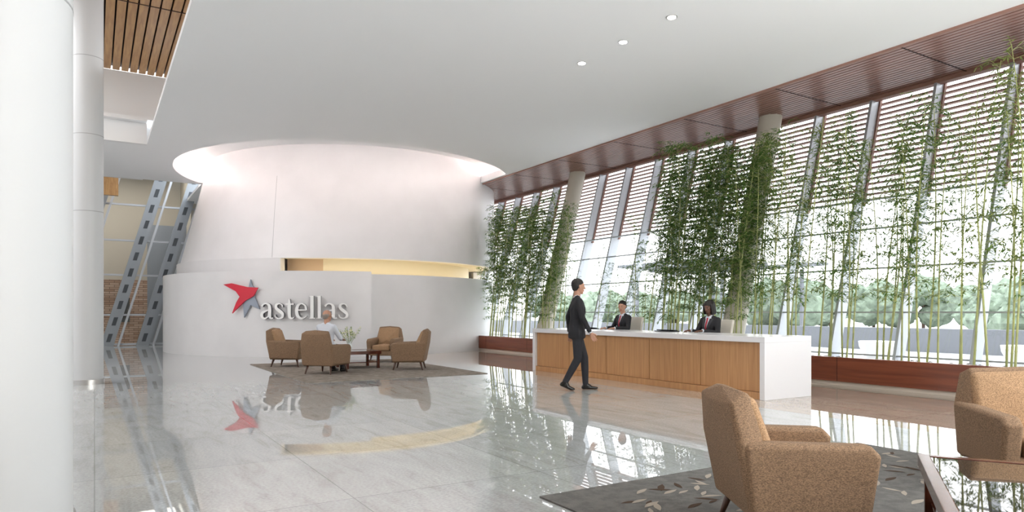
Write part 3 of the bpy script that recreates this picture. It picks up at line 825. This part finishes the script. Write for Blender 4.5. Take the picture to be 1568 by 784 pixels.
# ------------------------------------------------------------------ outside
c = MB(); c.box((14.3, -60, -.3), (160, 120, -.05), M['extground']); c.box((12.6, -60, -.3), (14.3, 120, -.05), M['extground']); c.obj('terrace_ground')
c = MB(); c.box((24, -20, -.05), (24.4, 60, .75), M['extdark']); c.obj('terrace_low_wall')
def bush(x, y, r, hgt, nm='tree'):
    c = MB(); u, f = ico(3)
    for k_ in range(9):
        ox, oy, oz, rr = random.uniform(-r, r)*.7, random.uniform(-r, r)*.7, random.uniform(.25, .85)*hgt, r*random.uniform(.35, .6)
        rd = random.Random(k_)
        c.add([(ox+q.x*rr*(1+rd.uniform(-.18, .18)), oy+q.y*rr*(1+rd.uniform(-.18, .18)), oz+q.z*rr*(1+rd.uniform(-.18, .18))) for q in u], f, M['tree'])
    c.tube([(0, 0, -.05), (0, 0, hgt*.6)], .12, M['leg'], 8)
    c.obj(nm, loc=(x, y, 0))
for i in range(24):
    bush(random.uniform(40, 62), -10+i*4.2+random.uniform(-1, 1), random.uniform(1.8, 3.0), random.uniform(1.8, 3.6))
for x, y in ((19, 7.5), (18.5, 10.8), (18, 14.6), (17.5, 5.6)):
    c = MB(); c.tube([(0, 0, -.05), (0, 0, .35), (0, 0, .5)], [.3, .5, .52], M['white'], 24); c.obj('terrace_bowl_planter', loc=(x, y, 0), auto=40)
c = MB()
for i in range(7):
    c.box((-5+i*1.6, -5, 4.2+.12*abs(i-3)), (-5+i*1.6+.9, 5, 4.4+.12*abs(i-3)), M['extdark'])
for x, y in ((-4, -4), (4, -4), (-4, 4), (4, 4)): c.tube([(x, y, -.05), (x, y, 4.3)], .15, M['extdark'], 8)
c.obj('entrance_canopy', loc=(38, 34, 0))

# ------------------------------------------------------------------ light
wd = bpy.data.worlds.new('overcast_sky'); scene.world = wd; wd.use_nodes = True
nt = wd.node_tree; bg = nt.nodes['Background']
tcw = nt.nodes.new('ShaderNodeTexCoord'); sp = nt.nodes.new('ShaderNodeSeparateXYZ'); rr = nt.nodes.new('ShaderNodeValToRGB')
nt.links.new(tcw.outputs['Generated'], sp.inputs[0]); nt.links.new(sp.outputs['Z'], rr.inputs['Fac']); nt.links.new(rr.outputs['Color'], bg.inputs['Color'])
rr.color_ramp.elements[0].color = (.97, .98, 1, 1); rr.color_ramp.elements[1].color = (.88, .94, 1, 1)
bg.inputs['Strength'].default_value = 2.6
def area(name, loc, rot, sx, sy, e, col):
    ld = bpy.data.lights.new(name, 'AREA'); ld.shape = 'RECTANGLE'; ld.size = sx; ld.size_y = sy; ld.energy = e; ld.color = col
    o = bpy.data.objects.new(name, ld); COL.objects.link(o); o.location = loc; o.rotation_euler = rot; return o
area('atrium_fill', (-5, 15, 7.5), (0, 0, 0), 5, 9, 500, (.97, .98, 1))  # added overhead fill to brighten the interior, not a real skylight
area('rear_hall_light', (-1, 32, 7.3), (0, 0, 0), 8, 3, 130, (1, .93, .84))
area('ceiling_fill', (6.5, -5, .15), (math.pi, 0, 0), 8, 6, 1500, (.96, .98, 1))  # added up-facing fill behind the camera, brightens the ceiling
for y in (7.6, 8.72, 9.85):
    ld = bpy.data.lights.new('downlight', 'SPOT'); ld.energy = 60; ld.spot_size = 1.4; ld.spot_blend = .6; ld.shadow_soft_size = .06; ld.color = (1, .93, .82)
    o = bpy.data.objects.new('downlight_lamp', ld); COL.objects.link(o); o.location = (7.5, y, HC-.05)
scene.view_settings.view_transform = 'Standard'
scene.view_settings.exposure = .82
